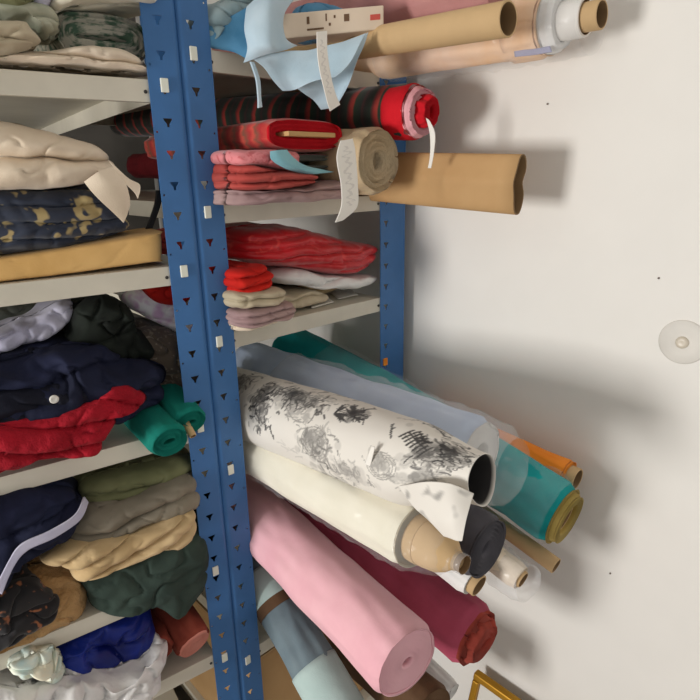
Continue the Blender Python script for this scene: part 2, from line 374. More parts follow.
def shelf(parent, org, S, T, s0, s1, t0, t1, z, lip=.03, bolts=True):
    m = MB(); th = .0014
    o = org+S*s0+T*t0+Z_*z; w, d = s1-s0, t1-t0
    m.add(boxv(o-Z_*th, S*w, T*d, Z_*th))
    for a, b, c in ((o-Z_*lip, S*w, T*th), (o+T*(d-th)-Z_*lip, S*w, T*th), (o+T*th-Z_*lip, S*th, T*(d-2*th)), (o+S*(w-th)+T*th-Z_*lip, S*th, T*(d-2*th))):
        m.add(boxv(a, b, c, Z_*(lip-th*.5)))
    for a, b, c in ((o-Z_*lip+T*th, S*w, T*.012), (o+T*(d-.012)-Z_*lip, S*w, T*(.012-th))):
        m.add(boxv(a, b, c, Z_*th))
    sh = bevel(mk('shelf', m.v, m.f, M['shelf'], parent, smooth=False), .0006)
    if bolts:
        for s in (s0+.004+.006, s1-.004-.006):
            q = org+S*s+T*t0+Z_*(z-lip*.55)
            b = MB().add(loft([[q-T*e+S*(r*math.cos(k*PI/5))+Z_*(r*math.sin(k*PI/5)) for k in range(10)] for e, r in ((-.004, .0026), (.0012, .0026), (.0018, .0018), (.0018, .0001))]))
            mk('bolt', b.v, b.f, M['dark'], sh)
    return sh
O = V((0, 0, 0))
ZR = dict(r1=1.677, r2=1.452, r3=1.239, r4=.925, r5=.56, r6=.16)
DEPL = 1.05
ZL = dict(l1=1.629, l2=1.363, l3=1.089, l4=.80, l5=.60, l6=.16)
XR1, DEP = .499, 1.05
ru = thing('shelving_unit', 'blue and cream steel shelving unit standing against the white wall, full of fabric rolls', 'shelving unit', (0, 0, 0))
post(ru, O+X_*.0006, X_, Y_, 1, clips=(1.668, 1.442, 1.2285, .985, .546), small=.0445)
far = post(ru, O+X_*XR1, X_, Y_, -1, w=.081, hole=.064)
cc = MB().add(boxv(onY(384, 366, -.004), X_*.012, Y_*.004, Z_*.016)); mk('shelf_clip', cc.v, cc.f, M['orange'], far, smooth=False, label='small orange clip low on the far post')
post(ru, V((.0006, DEP, 0)), X_, -Y_, 1); post(ru, V((XR1, DEP, 0)), X_, -Y_, -1)
for k, z in ZR.items(): shelf(ru, O, X_, Y_, .0415, XR1-.075, .12 if k == 'r4' else .0022, DEP-.003, z)
lu = thing('shelving_unit', 'blue and cream steel shelving unit at left, full of folded cloth', 'shelving unit', (0, 0, 0))
post(lu, O-LS*.0006, LS, LT, -1, hole=.028, clips=(1.622, 1.354, 1.085, .79, .585), small=.0455)
post(lu, LT*DEPL-LS*.0006, LS, -LT, -1)
post(lu, -LS*.95, LS, LT, 1); post(lu, LT*DEPL-LS*.95, LS, -LT, 1)
for z in ZL.values(): shelf(lu, O, LS, LT, -.947, -.0455, .0022, DEPL-.003, z)
# ------------------------------------------------------------------ wall marks
dc = onX(683, 342, XW)
d = thing('wall_disc', 'round translucent plastic disc with a small centre knob, fixed to the white wall', 'wall disc', dc)
def lathe(c, ax, prof, n=48):
    e1 = ax.orthogonal().normalized(); e2 = ax.cross(e1)
    vs, fs = loft([[c+ax*h+e1*(r*math.cos(2*PI*k/n))+e2*(r*math.sin(2*PI*k/n)) for k in range(n)] for h, r in prof])
    return vs, fs
mk('plate', *lathe(dc, -X_, [(0, .036), (.0015, .036), (.003, .034), (.0022, .02), (.003, .012), (.003, .0001)]), M['disc'], d)
mk('knob', *lathe(dc, -X_, [(.002, .010), (.006, .0095), (.009, .007), (.0085, .004), (.0085, .0001)]), M['knob'], d)
for (x, y), lb in (((659, 278), 'tiny dark nail in the wall just above the round plastic disc'), ((548, 104), 'tiny dark nail in the wall above the flattened cardboard tube'),
                   ((610.5, 573), 'tiny dark nail in the wall low down, right of the teal roll')):
    c = onX(x, y, XW); tag(mk('nail', *lathe(c, -X_, [(0, .0009), (.002, .0009), (.002, .0017), (.003, .0014), (.0034, .0001)], 12), M['nailm']), lb, 'nail')
# ================================================================== RIGHT UNIT: long rolls of the big opening
def fr(xa, ya, Xa, xb, yb, Xb): return onX(xa, ya, Xa), onX(xb, yb, Xb)
def back(A, B, k): return B+(A-B)*k
# --- teal roll in film
A, B = onX(290, 350, .385), onX(562, 516, .395)
tr = rollthing('fabric_roll', 'long teal fabric roll nearest the wall, in clear film with an ochre edge', 'fabric roll', A, B, .063, [M['teal'], M['ochre']], core=(.03, .004, M['kraft2']), wr=.003, seed=3, sag=-.014, taper=.9)
t = (B-A).normalized(); rollbody(B-t*.004, B+t*.012, .047, .047, .031, M['ochre'], tr, name='selvage_edge', NU=4, seed=2, wr=.001, depth=.012)
wrap(A, B, [(.2, .066, -.012), (.6, .066, -.01), (.93, .061, 0), (.99, .058, 0)], M['film'], tr, amp=.005, seed=4, f=16)
# --- orange roll
A, B = onX(440, 418, .462), onX(568, 475, .462)
A = back(A, B, 1.25)
rollthing('fabric_roll', 'bright orange fabric roll tight against the wall, behind the teal roll', 'fabric roll', A, B, .027, M['orange'], core=(.020, .018, M['kraft2']), seed=5, wr=.002)
# --- powder blue roll in film
A, B = onX(250, 366, .255), onX(480, 454, .265)
br = rollthing('fabric_roll', 'powder blue fabric roll in cloudy film, between the toile roll and the teal roll', 'fabric roll', A, B, .058, [M['sky'], M['white']], hole=.02, seed=6, wr=.004, NU=60)
wrap(A, B, [(.25, .061, 0), (.7, .063, 0), (.98, .063, 0), (1.04, .062, .004), (1.09, .052, .012)], M['filmw'], br, amp=.007, seed=7, f=17)
# --- toile roll (dense mesh, drawn print)
def toile_ink(NU, NV, Ln, circ):
    ink = np.zeros((NV, NU), dtype=np.float32); du, dv = Ln/NU, circ/NV; rnd = random.Random(12)
    def dot(u, v, r, k):
        iu, iv = u/du, v/dv; ru_, rv_ = r/du, r/dv
        for b in range(int(iv-rv_-1), int(iv+rv_+2)):
            for a in range(max(0, int(iu-ru_-1)), min(NU, int(iu+ru_+2))):
                dd = math.hypot((a-iu)*du, (b-iv)*dv)/r
                if dd < 1.15: ink[b % NV, a] = max(ink[b % NV, a], k*min(1, (1.15-dd)*2.5))
    def stroke(pts, r, k):
        for p, q in zip(pts, pts[1:]):
            n = max(2, int(math.hypot(q[0]-p[0], q[1]-p[1])/.0012))
            for i in range(n): f = i/n; dot(p[0]+(q[0]-p[0])*f, p[1]+(q[1]-p[1])*f, r, k)
    def curve(u, v, a, ln, bend, n=7):
        pts = [(u, v)]
        for i in range(n): a += bend/n; u += ln/n*math.cos(a); v += ln/n*math.sin(a); pts.append((u, v))
        return pts
    def bush(u, v, su, sv, n, k):
        wash(u, v, su, sv, k*.55, int(n*.5)); wash(u+su*.15, v+sv*.2, su*.45, sv*.4, min(1, k*1.1), int(n*.3))
        for i in range(int(n*1.2)):
            a, b = rnd.gauss(0, .42), rnd.gauss(0, .42)
            stroke(curve(u+a*su, v+b*sv, rnd.uniform(0, 6.28), rnd.uniform(.006, .02), rnd.uniform(-2.5, 2.5)), rnd.uniform(.0007, .0024), min(1, k*1.25)*rnd.uniform(.3, 1))
    def wash(u, v, su, sv, k, n=26):
        for i in range(n): dot(u+rnd.gauss(0, .45)*su, v+rnd.gauss(0, .45)*sv, rnd.uniform(.003, .009), k*rnd.uniform(.3, 1))
    def spiky(u, v, s, n=9):
        for i in range(n):
            a = rnd.uniform(-.5, 3.7); p = curve(u, v, a, s*rnd.uniform(.6, 1.3), rnd.uniform(-1.3, 1.3)); stroke(p, .0022, .95)
            for q in p[2:]: stroke(curve(q[0], q[1], a+rnd.uniform(-1.2, 1.2), s*.35, rnd.uniform(-1, 1), 4), .0013, .9)
    def comb(u, v, a, ln, tick, n):
        stroke([(u, v), (u+ln*math.cos(a), v+ln*math.sin(a))], .0018, .95); stroke([(u+.004, v-.006), (u+.004+ln*math.cos(a), v-.006+ln*math.sin(a))], .0008, .8)
        for i in range(n):
            p = (u+ln*math.cos(a)*i/(n-1), v+ln*math.sin(a)*i/(n-1)); h = tick*rnd.uniform(.6, 1.2)
            stroke([(p[0]+h*math.sin(a)*.7, p[1]-h*math.cos(a)*.7), (p[0]-h*math.sin(a)*.4, p[1]+h*math.cos(a)*.4)], .0018, .95)
    def script(u, v, a, n):
        for i in range(n):
            q = (u+.004*i*math.cos(a), v+.004*i*math.sin(a)); stroke([q, (q[0]+rnd.uniform(-.003, .003), q[1]+rnd.uniform(.002, .005)), (q[0]+.003, q[1])], .0014, .9)
    def ground(u, v, ln, k):
        for i in range(14): stroke(curve(u+rnd.uniform(-ln, ln)*.5, v+rnd.gauss(0, .006), rnd.uniform(-.3, .3), rnd.uniform(.01, .03), rnd.uniform(-.8, .8)), .0012, k*rnd.uniform(.3, 1))
    def oval(u, v, a, b, k):
        for q in range(3): stroke([(u+a*(1-.18*q)*math.cos(i*.35), v+b*(1-.18*q)*math.sin(i*.35)) for i in range(19)], .0009, k)
    V0 = circ*.5                                  # the side of the roll towards the room
    V0 = circ*.5+.022                             # the middle of the side towards the room; the motifs' v runs upwards
    for u, v, f in ((.035, .026, lambda u, v: (bush(u, v, .04, .04, 150, .95), bush(u+.03, v-.012, .03, .03, 70, .7), ground(u, v-.04, .05, .5))), (.085, .032, lambda u, v: (comb(u-.02, v-.012, .5, .045, .024, 8), comb(u-.012, v+.004, .6, .024, .014, 5))),
                    (.135, .034, lambda u, v: script(u-.012, v-.012, 1.0, 7)), (.215, .036, lambda u, v: (spiky(u, v, .030, 8), spiky(u+.035, v-.006, .024, 6), bush(u-.004, v+.008, .016, .012, 40, 1))),
                    (.27, -.026, lambda u, v: (oval(u, v, .032, .026, .6), bush(u, v, .045, .036, 100, .6))), (.345, .036, lambda u, v: (bush(u, v, .085, .030, 170, .75), bush(u+.025, v+.008, .035, .014, 80, 1), ground(u-.03, v-.03, .06, .6))),
                    (.40, -.034, lambda u, v: (script(u, v, 1.3, 6), script(u+.02, v+.008, 1.4, 6), script(u-.02, v-.012, 1.2, 6), bush(u+.02, v+.02, .02, .03, 40, .7))), (.125, -.022, lambda u, v: (oval(u, v, .026, .02, .6), bush(u, v, .03, .02, 40, .5))),
                    (.06, -.044, lambda u, v: (ground(u, v, .07, .5), bush(u, v, .03, .03, 50, .6))), (.44, .02, lambda u, v: (bush(u, v, .03, .05, 110, .8),)), (.19, -.055, lambda u, v: bush(u, v, .05, .02, 60, .5)),
                    (.53, .03, lambda u, v: bush(u, v, .04, .04, 90, .7)), (.09, .12, lambda u, v: bush(u, v, .05, .05, 140, .8)), (.3, .13, lambda u, v: bush(u, v, .06, .05, 140, .8)),
                    (.25, -.12, lambda u, v: bush(u, v, .07, .05, 120, .8)), (.5, .14, lambda u, v: bush(u, v, .06, .05, 120, .8))): f(u, V0+v)
    for u in (.2, .3): ground(u, V0-.055, .1, .3)
    return ink
A, B = onX(236, 402, .13), onX(482, 489, .118)
A = back(A, B, 1.12)
t, e1, e2 = frame(A, B); NU, NV = 400, 250; Ln = (B-A).length
troot = thing('fabric_roll', 'cream toile fabric roll printed with black landscape scenes, topmost of the rolls', 'fabric roll', A.lerp(B, .5)-Z_*.07)
V0I = 2*(PI*.066+.022)/(2*PI*.066/NV); INK = toile_ink(NU+1, NV, Ln, 2*PI*.066); vs = []; ik = []; rings = []
for i in range(NU+1):
    u = i/NU; fr_ = max(0, 1-(1-u)*Ln/.13); fr_ = fr_*fr_*(3-2*fr_)
    r = .071-.009*u-.031*fr_; c = A.lerp(B, u)+e2*(.017*fr_)+Z_*.004*math.sin(u*3)
    row = []
    for j in range(NV):
        ph = 2*PI*j/NV+PI*.30+PI
        w = 1+.02*noise.noise(V((u*5, math.cos(ph)*1.5, math.sin(ph)*1.5)))+.012*noise.noise(V((u*16, math.cos(ph)*3+u*4, math.sin(ph)*3)))
        # loose outer turn sags towards the ivory roll below
        low = max(0, -math.sin(ph+.5))**2*(.016*fr_)
        row.append(c+e1*(r*w*math.cos(ph))+e2*(r*w*math.sin(ph)-low))
        ik.append(INK[int(V0I-(NV-1-j)) % NV, NU-i])
    rings.append(row)
end = rings[-1]; ce = sum(end, V())/NV
# rolled-in end: inner turns, and the opening inked dark to stand for the shade inside
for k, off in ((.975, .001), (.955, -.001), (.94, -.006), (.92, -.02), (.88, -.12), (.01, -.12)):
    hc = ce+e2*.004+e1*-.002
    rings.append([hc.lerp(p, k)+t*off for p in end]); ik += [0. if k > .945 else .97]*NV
vs, fs = loft(rings); fs.append(tuple(range(NV))[::-1])
mk('fabric', vs, fs, M['toile'], troot, ink=ik)
def pxd(x, y, dist): return CAM+ray(x, y).normalized()*dist
flapr = [[onX(x, y, X) for x, y, X in row] for row in (
    ((398, 487, .062), (425, 482, .060), (450, 484, .066), (474, 494, .080)), ((412, 505, .055), (432, 504, .052), (452, 506, .054), (468, 512, .062)),
    ((428, 520, .050), (440, 522, .047), (452, 524, .048), (464, 527, .054)), ((444, 537, .050), (450, 539, .048), (456, 541, .048), (461, 541, .050)))]
fl = sheet('loose_flap', flapr, M['toile'], troot, wr=.002)
at = fl.data.attributes.new('ink', 'FLOAT', 'POINT')
vals = [max(0, min(1, (noise.noise(v.co*70)-.25)*3))*.55 for v in fl.data.vertices]; at.data.foreach_set('value', vals)
gl = sheet('tape_strip', [[onX(x, y, .058) for x, y in r] for r in (((372, 446), (375, 447)), ((367, 458), (372, 460)), ((365, 466), (370, 467)))], M['paper'], troot, nu=6, nv=10, wr=0, label='small white paper strip')
# --- ivory roll in film
A, B = onX(262, 452, .115), onX(416, 536, .105)
A = back(A, B, 1.35)
cr_ = rollthing('fabric_roll', 'ivory fabric roll in clear film with a fat cardboard core, under the toile roll', 'fabric roll', A, B, .049, [M['creamr'], M['stone']], core=(.036, .02, M['kraft2']), seed=8, wr=.002)
t = (B-A).normalized()
wrap(A, B, [(.3, .052, 0), (.8, .0535, 0), (1.0, .051, 0), (1.05, .041, .002), (1.09, .034, .004), (1.12, .018, .004), (1.135, .015, .004)], M['film'], cr_, amp=.005, seed=9, f=24)
t_, e1_, e2_ = frame(A, B)
cv, cf_ = loft([[B+t*h+e1_*(r*math.cos(k*PI/20))+e2_*(r*math.sin(k*PI/20)-dz) for k in range(40)] for h, r, dz in ((.018, .0345, 0), (.03, .0345, .0), (.05, .031, .001), (.062, .024, .002), (.07, .0165, .003), (.078, .0125, .004), (.079, .009, .004), (.05, .0085, .004))])
mk('core_cone', cv, cf_, M['kraft2'], cr_)
tube('film_twist', B+t*.074-Z_*.004, B+t*.088-Z_*.004, .0145, .0125, M['filmw'], cr_)
# --- charcoal roll
B = onX(486, 548, .19); A = B+V((.0, .5, .035))
rollthing('fabric_roll', 'charcoal grey fabric roll, open spiral end below the toile roll', 'fabric roll', A, B, .050, [M['charcoal'], M['charcoal']], hole=.012, seed=10, ridges=12, rid=.002, depth=.08, sq=1.0)
# --- tubes beneath
def ptube(label, px, X, r, ln, mat, dz=.1, white=None):
    B = onX(*px, X); A = B+V((0, ln, dz)); root = thing('cardboard_tube', label, 'tube', A.lerp(B, .5)-Z_*r)
    tube('tube_wall', A, B, r, r*.84, mat, root, NU=12)
    if white:
        t = (B-A).normalized(); rollbody(A, B-t*white[1], r+.008, r+.008, r, white[0], root, wr=.002, seed=4, ridges=3, depth=.01)
    return root
ptube('bare tan cardboard tube poking out under the teal roll', (556, 566), .375, .0145, .55, M['kraft2'], .13)
ptube('tan cardboard tube wound with white cloth, under the charcoal roll', (479, 586), .20, .0185, .5, M['kraft2'], .1, (M['white'], .014))
ptube('pale pink-white roll on a tan tube, just right of the charcoal roll', (523, 580), .27, .014, .5, M['kraft2'], .11, (M['cream'], .006))
wrap(onX(470, 548, .30), onX(520, 578, .27), [(0, .03, 0), (.6, .032, 0), (1.15, .026, .0)], M['filmw'], C.objects[-1].parent, amp=.006, seed=22)
# --- pink and maroon rolls, lower opening
A, B = onX(262, 520, .118), onX(407, 662, .060)
A = back(A, B, 1.22)
rollthing('fabric_roll', 'pale pink fabric roll with a tightly wound end, largest of the lower rolls', 'fabric roll', A, B, .063, [M['pink'], M['pink']], hole=.007, seed=11, wr=.003, ridges=14, rid=.0009, taper=.93, sq=.97)
A, B = onX(300, 498, .235), onX(474, 636, .235)
A = back(A, B, 1.1)
mr = rollthing('fabric_roll', 'maroon fabric roll with a frayed rust end, behind the pink roll', 'fabric roll', A, B, .056, [M['maroon'], M['rust']], hole=.016, seed=12, wr=.004, ridges=7, rid=.006)
t, e1, e2 = frame(A, B); rollbody(B-t*.01, B+t*.020, .040, .036, .014, M['rust'], mr, name='frayed_end', NU=6, wr=.006, seed=13, ridges=5, rid=.003, depth=.05)
# --- grey-green roll with pale bands
A, B = onX(262, 576, .105), onX(345, 720, .085)
A = back(A, B, 1.15)
gr = rollthing('fabric_roll', 'grey-green fabric roll with pale mint bands, below the pink roll', 'fabric roll', A, B, .047, [M['greyr']], hole=.008, seed=14, wr=.003)
t = (B-A).normalized(); Ln = (B-A).length
for u0_, u1_, m_, rr in ((.12, .30, 'mint', .0495), (.30, .36, 'brown', .0488), (.70, 1.0, 'mint', .0492)):
    tube('cloth_band', A+t*Ln*u0_, A+t*Ln*u1_, rr, rr-.0015, M[m_], gr, NU=10, NA=48, mats2=M[m_])
# --- brown roll under the pink one
A, B = onX(300, 600, .24), onX(432, 712, .20)
A = back(A, B, 1.2)
rollthing('fabric_roll', 'dark brown fabric roll in shade directly beneath the pink roll', 'fabric roll', A, B, .05, M['brown'], hole=.01, seed=15)
B = onX(452, 692, .33); A = B+V((0, .55, .10))
rollthing('fabric_roll', 'small white fabric roll end at the bottom, between brown roll and gilt frame', 'fabric roll', A, B, .022, M['white'], hole=.006, seed=16)
# --- gilt frame leaning on the wall
fx = .50; c0 = onX(478, 668, fx); _b = None; fo = thing('picture_frame', 'gilt picture frame standing on the floor and leaning on the wall, below the rolls', 'picture frame', (fx, c0.y-.17, 0))
H, Wd, fb = c0.z, .36, .017
def leanp(y, z, d=0): return V((fx-.10*(1-z/H)-d, y, z))
def fbar(n, y0, y1, z0, z1, mat, d0=0, d1=.018):
    vs = [leanp(y, z, d) for d in (d0, d1) for y, z in ((y0, z0), (y1, z0), (y1, z1), (y0, z1))]
    o = mk(n, vs, [(0, 3, 2, 1), (4, 5, 6, 7), (0, 1, 5, 4), (1, 2, 6, 5), (2, 3, 7, 6), (3, 0, 4, 7)], mat, fo, smooth=False); bevel(o, .004, 3); return o
ya, yb = c0.y, c0.y-Wd
fbar('frame_rail', yb, ya, H-fb, H, M['gold']); fbar('frame_rail', yb, ya, .001, fb, M['gold'])
fbar('frame_stile', ya-fb, ya, fb, H-fb, M['gold']); fbar('frame_stile', yb, yb+fb, fb, H-fb, M['gold'])
fbar('mount', yb+fb, ya-fb, fb, H-fb, M['glass'], .002, .008)
bx = thing('cardboard_box', 'brown cardboard box standing on the lowest right shelf, behind the grey-green roll', 'box', (.24, .2, ZR['r6']))
m = MB().add(boxv(V((.055, .03, ZR['r6'])), X_*.35, Y_*.38, Z_*.33)); bevel(mk('carton', m.v, m.f, M['kraft'], bx, smooth=False), .004)
for yy in (.03, .2215): m = MB().add(boxv(V((.055, yy, ZR['r6']+.3305)), X_*.35, Y_*.188, Z_*.003)); mk('flap', m.v, m.f, M['kraft2'], bx, smooth=False)
# ================================================================== RIGHT UNIT: top shelf (r1)
A, B = onX(362, 44, .30), onX(508, 19, .30)
A = back(A, B, 1.9)
tb = thing('cardboard_tube', 'round kraft cardboard tube lying on the top shelf, in front of the peach roll', 'tube', A.lerp(B, .5)-Z_*.0225)
tube('tube_wall', A, B, .0225, .0195, M['kraft2'], tb, NU=12, NA=48)
A, B = onX(400, 52, .43), onX(550, 24, .43)
A = back(A, B, 2.2)
pr = rollthing('fabric_roll', 'peach printed fabric roll in film on a white tube, top right by the wall', 'fabric roll', A, B, .044, [M['peach'], M['cardw']], core=(.026, .055, M['cardw']), seed=17, wr=.0025, NU=60)
t = (B-A).normalized(); tube('inner_core', B+t*.03, B+t*.078, .0195, .0165, M['kraft2'], pr)
rollbody(B-t*.001, B+t*.02, .040, .040, .027, M['white'], pr, name='paper_lining', NU=5, ridges=3, depth=.01, seed=3)
bn = rollbody(B-t*.06, B-t*.002, .0447, .0447, .0435, M['peach'], pr, name='printed_hem', NU=5, ridges=1, depth=.002, seed=17, wr=.0025)
sheet('blue_band', [[onX(x, y, .4045) for x, y in r] for r in (((514, 50), (533, 49), (550, 46)), ((515, 57), (534, 55), (552, 52)))], M['band'], pr, nu=12, nv=6, wr=0, label='blue-grey printed band')
wrap(A, B, [(.5, .046, 0), (.8, .049, .002), (1.0, .048, .003), (1.1, .045, .003)], M['film'], pr, amp=.005, seed=18)
B = onX(500, -22, .40); A = B+V((0, .75, 0.01))
rollthing('fabric_roll', 'dusty pink fabric roll at the very top, above the kraft tube', 'fabric roll', A, B, .052, M['mauve'], hole=.01, seed=19)
# pale blue cloth over its board
bo = onY(282, 39, -.05); dirb = (onY(384, 29, -.125)-bo)
bl = thing('fabric_bolt', 'pale blue cloth spilling off a cream board on the top shelf', 'fabric bolt', (bo.x, 0, ZR['r1']))
nb_ = dirb.cross(Z_).normalized()
mbx = MB().add(boxv(bo-nb_*.075, dirb, nb_*.075, Z_*.034)); board = bevel(mk('board', mbx.v, mbx.f, M['board'], bl, smooth=False), .002)
for k, (a, w, z, h) in enumerate(((.24, .025, .017, .010), (.42, .012, .019, .010), (.45, .02, .012, .004), (.50, .016, .022, .004), (.60, .05, .016, .010), (.24, .16, .008, .0025))):
    q = bo+dirb*a+Z_*z+nb_*.0004; m2 = MB().add(boxv(q-nb_*.0004, dirb*w, nb_*.0006, Z_*h)); mk('printed_mark', m2.v, m2.f, M['ink'], board, smooth=False)
q = bo+dirb*.86+Z_*.014; m2 = MB().add(boxv(q, dirb*.10, nb_*.0006, Z_*.008)); mk('printed_mark', m2.v, m2.f, M['redink'], board, smooth=False, label='red printed mark')
def W(*rows): return [[onY(x, y, Y) for x, y, Y in r] for r in rows]
sheet('draped_cloth', W(((246, 8, -.03), (262, -6, -.04), (276, -8, -.05), (296, -6, -.04)), ((244, 28, -.05), (256, 18, -.065), (272, 10, -.075), (284, 14, -.06)),
     ((247, 47, -.05), (258, 45, -.07), (272, 44, -.082), (285, 38, -.07)), ((243, 62, -.035), (260, 56, -.06), (278, 52, -.075), (298, 46, -.07))), M['lblue'], bl, wr=.004, f=18, seed=2)
sheet('draped_cloth', W(((250, 56, -.045), (285, 51, -.07), (330, 46, -.10), (367, 32, -.125)), ((262, 66, -.05), (290, 64, -.068), (330, 56, -.10), (360, 44, -.125)),
     ((272, 78, -.052), (292, 78, -.068), (324, 68, -.10), (350, 62, -.125)), ((283, 90, -.05), (295, 90, -.066), (312, 82, -.09), (336, 76, -.12))), M['lblue'], bl, wr=.005, f=22, seed=4)
sheet('draped_cloth', W(((290, 84, -.045), (310, 74, -.07), (340, 60, -.10), (368, 31, -.118)), ((302, 92, -.045), (318, 84, -.065), (342, 74, -.09), (360, 56, -.112)),
     ((312, 99, -.045), (324, 94, -.06), (340, 88, -.08), (350, 82, -.10)), ((320, 110, -.05), (326, 109, -.058), (333, 107, -.066), (337, 104, -.08))), M['lblue'], bl, wr=.004, f=20, seed=6)
sheet('draped_cloth', W(((203, 22, .012), (225, 18, -.0), (252, 4, -.03)), ((203, 36, .006), (228, 34, -.012), (252, 26, -.04)), ((206, 46, .004), (230, 46, -.016), (250, 48, -.045)), ((214, 49, .003), (236, 52, -.02), (249, 60, -.045))), M['lblue2'], bl, wr=.003, label='deeper blue side of the cloth')
pile('cloth_roll', None, None, [(298, 10), (322, 6), (345, 18), (374, 24), (372, 34), (340, 40), (300, 44)], lambda x, y: onY(x, y-2, -.035), Y_, .06, M['lblue2'], parent=bl, n=2, zmin=ZR['r1'])
sheet('hanging_thread', W(((250, 62, -.056), (254, 63, -.056)), ((256, 80, -.058), (260, 81, -.058)), ((258, 98, -.056), (261, 98, -.056)), ((258, 108, -.055), (262, 107, -.055))), M['lblue'], bl, nu=5, nv=24, wr=.001, thick=.003)
ht = sheet('paper_tag', W(((317, 32, -.128), (327, 31, -.128)), ((318, 60, -.134), (328, 58, -.134)), ((324, 90, -.134), (333, 86, -.134)), ((330, 111, -.128), (340, 105, -.128))), M['paper'], nu=25, nv=120, wr=.001, seed=3,
      label='long white paper strip hanging over the pale blue cloth', cat='tag')
pile('folded_cloth', 'loose grey-blue cloth on the top shelf, just right of the front post', 'cloth', [(196, 20), (215, 4), (240, -8), (262, -8), (256, 10), (232, 26), (206, 42), (196, 46)], lambda x, y: onY(x, y, .03), Y_, .08, M['aqua2'], n=3, zmin=ZR['r1'], seed=4, wr=.006)
# ================================================================== RIGHT UNIT: second shelf (r2)
A, B = onX(122, 121, .37), onX(418, 112, .37)
pl = rollthing('fabric_roll', 'dark green plaid fabric roll with red stripes and a red end', 'fabric roll', A, B, .045, [M['plaid']], hole=.02, seed=20, NU=80)
t = (B-A).normalized(); off = onX(398, 113, .37)
rollbody(off-t*.0, B-t*.004, .0462, .0462, .030, M['red'], pl, name='red_band', NU=8, seed=21, wr=.001, ridges=4)
rollbody(B-t*.01, B+t*.010, .041, .041, .02, M['liningp'], pl, name='pink_lining', NU=8, seed=22, wr=.002, ridges=6, rid=.003)
rollbody(B-t*.02, B+t*.028, .024, .027, .01, M['red'], pl, name='inner_end', NU=8, seed=23, wr=.004, ridges=3, rid=.004)
sheet('paper_tag', [[onX(x, y, .335) for x, y in r] for r in (((426, 118), (429, 120)), ((430, 135), (435, 133)), ((430, 155), (434, 152)), ((428, 168), (431, 168)))], M['paper'], nu=6, nv=20, wr=.0008,
      label='small white paper tag hanging from the red end of the plaid roll', cat='tag')
# second dark red roll seen past the post
A, B = onX(138, 166, .34), onX(330, 160, .34)
rollthing('fabric_roll', 'dark red fabric roll end seen left of the front post, under the plaid roll', 'fabric roll', A, B, .036, M['dkred'], hole=.012, seed=25)
def boltthing(label, A, B, w, h, mats, board=None, group=None, ex=3.4, **kw):
    root = thing('fabric_bolt', label, 'fabric bolt', A.lerp(B, .5)-Z_*h/2, group)
    rollbody(A, B, w/2, h/2, .004, mats, root, ex=ex, **kw)
    if board:
        t, e1, e2 = frame(A, B); o = B-e1*board[0]/2-e2*board[1]/2-t*.05
        m = MB().add(boxv(o, e1*board[0], e2*board[1], t*(.055+board[2]))); bevel(mk('board', m.v, m.f, M['wood'], root, smooth=False), .001)
    return root
# cloth bolts lying end-on
c = onY(306, 135, -.065); boltthing('bright red fabric bolt wound on a flat wooden board, second shelf', c+V((-.01, .40, -.005)), c, .165, .050, [M['redpat'], M['red']], (.10, .007, .012), seed=26, ridges=6, rid=.003, wr=.003, NU=40)
c = onY(312, 163, -.045); boltthing('grey fabric bolt with pale aqua edge, under the bright red bolt', c+V((0, .38, .0)), c, .13, .030, [M['pinkp'], M['gry']], seed=27, ridges=4, rid=.003)
c2 = onY(283, 160, -.062)
pile('folded_cloth', 'pink checked cloth with an aqua edge, folded under the bright red bolt', 'cloth', [(222, 152), (250, 150), (283, 150), (288, 160), (270, 170), (240, 166), (222, 163)], lambda x, y: onY(x, y, -.03), Y_, .10, M['pinkp'], n=1, seed=8)
sheet('folded_cloth', W(((270, 151, -.085), (278, 150, -.088), (287, 150, -.08)), ((272, 160, -.09), (284, 160, -.094), (294, 158, -.085)), ((284, 168, -.09), (296, 167, -.092), (306, 166, -.08)), ((300, 173, -.08), (316, 174, -.08), (334, 172, -.07))), M['aqua'], wr=.001,
      label='pale aqua cloth edge folded between the pink and grey cloths', cat='cloth')
pile('folded_cloth', 'salmon pink folded cloth right of the front post, under the pink checked cloth', 'cloth', [(218, 172), (224, 162), (244, 166), (276, 172), (306, 176), (300, 184), (262, 190), (228, 190), (219, 184)], lambda x, y: onY(x, y, -.02), Y_, .14, M['salmon'], n=3, amp=.008, seed=9, zmin=ZR['r2'])
pile('folded_cloth', 'dusty mauve folded cloth lying lowest on the second shelf', 'cloth', [(217, 198), (219, 190), (250, 190), (300, 184), (345, 176), (352, 190), (330, 198), (270, 203), (222, 207)], lambda x, y: onY(x, y, -.012), Y_, .16, M['mauveg'], n=2, amp=.006, seed=10, zmin=ZR['r2'])
# beige roll, end towards the room
B = onX(377, 161, .29); A = B+V((.0, .42, .004))
rollthing('fabric_roll', 'beige batting roll with its thick spiral end facing out, second shelf', 'fabric roll', A, B, .054, [M['beige'], M['beige']], hole=.012, seed=28, ridges=8, rid=.0035, wr=.003, sq=1.04)
sheet('paper_tag', W(((340, 141, -.16), (352, 139, -.16)), ((337, 158, -.162), (355, 154, -.162)), ((341, 185, -.16), (357, 180, -.16)), ((341, 205, -.155), (357, 206, -.155)), ((335, 222, -.15), (343, 220, -.15))), M['paper'], nu=25, nv=120, wr=.002,
      label='white paper tag hanging in front of the beige roll', cat='tag')
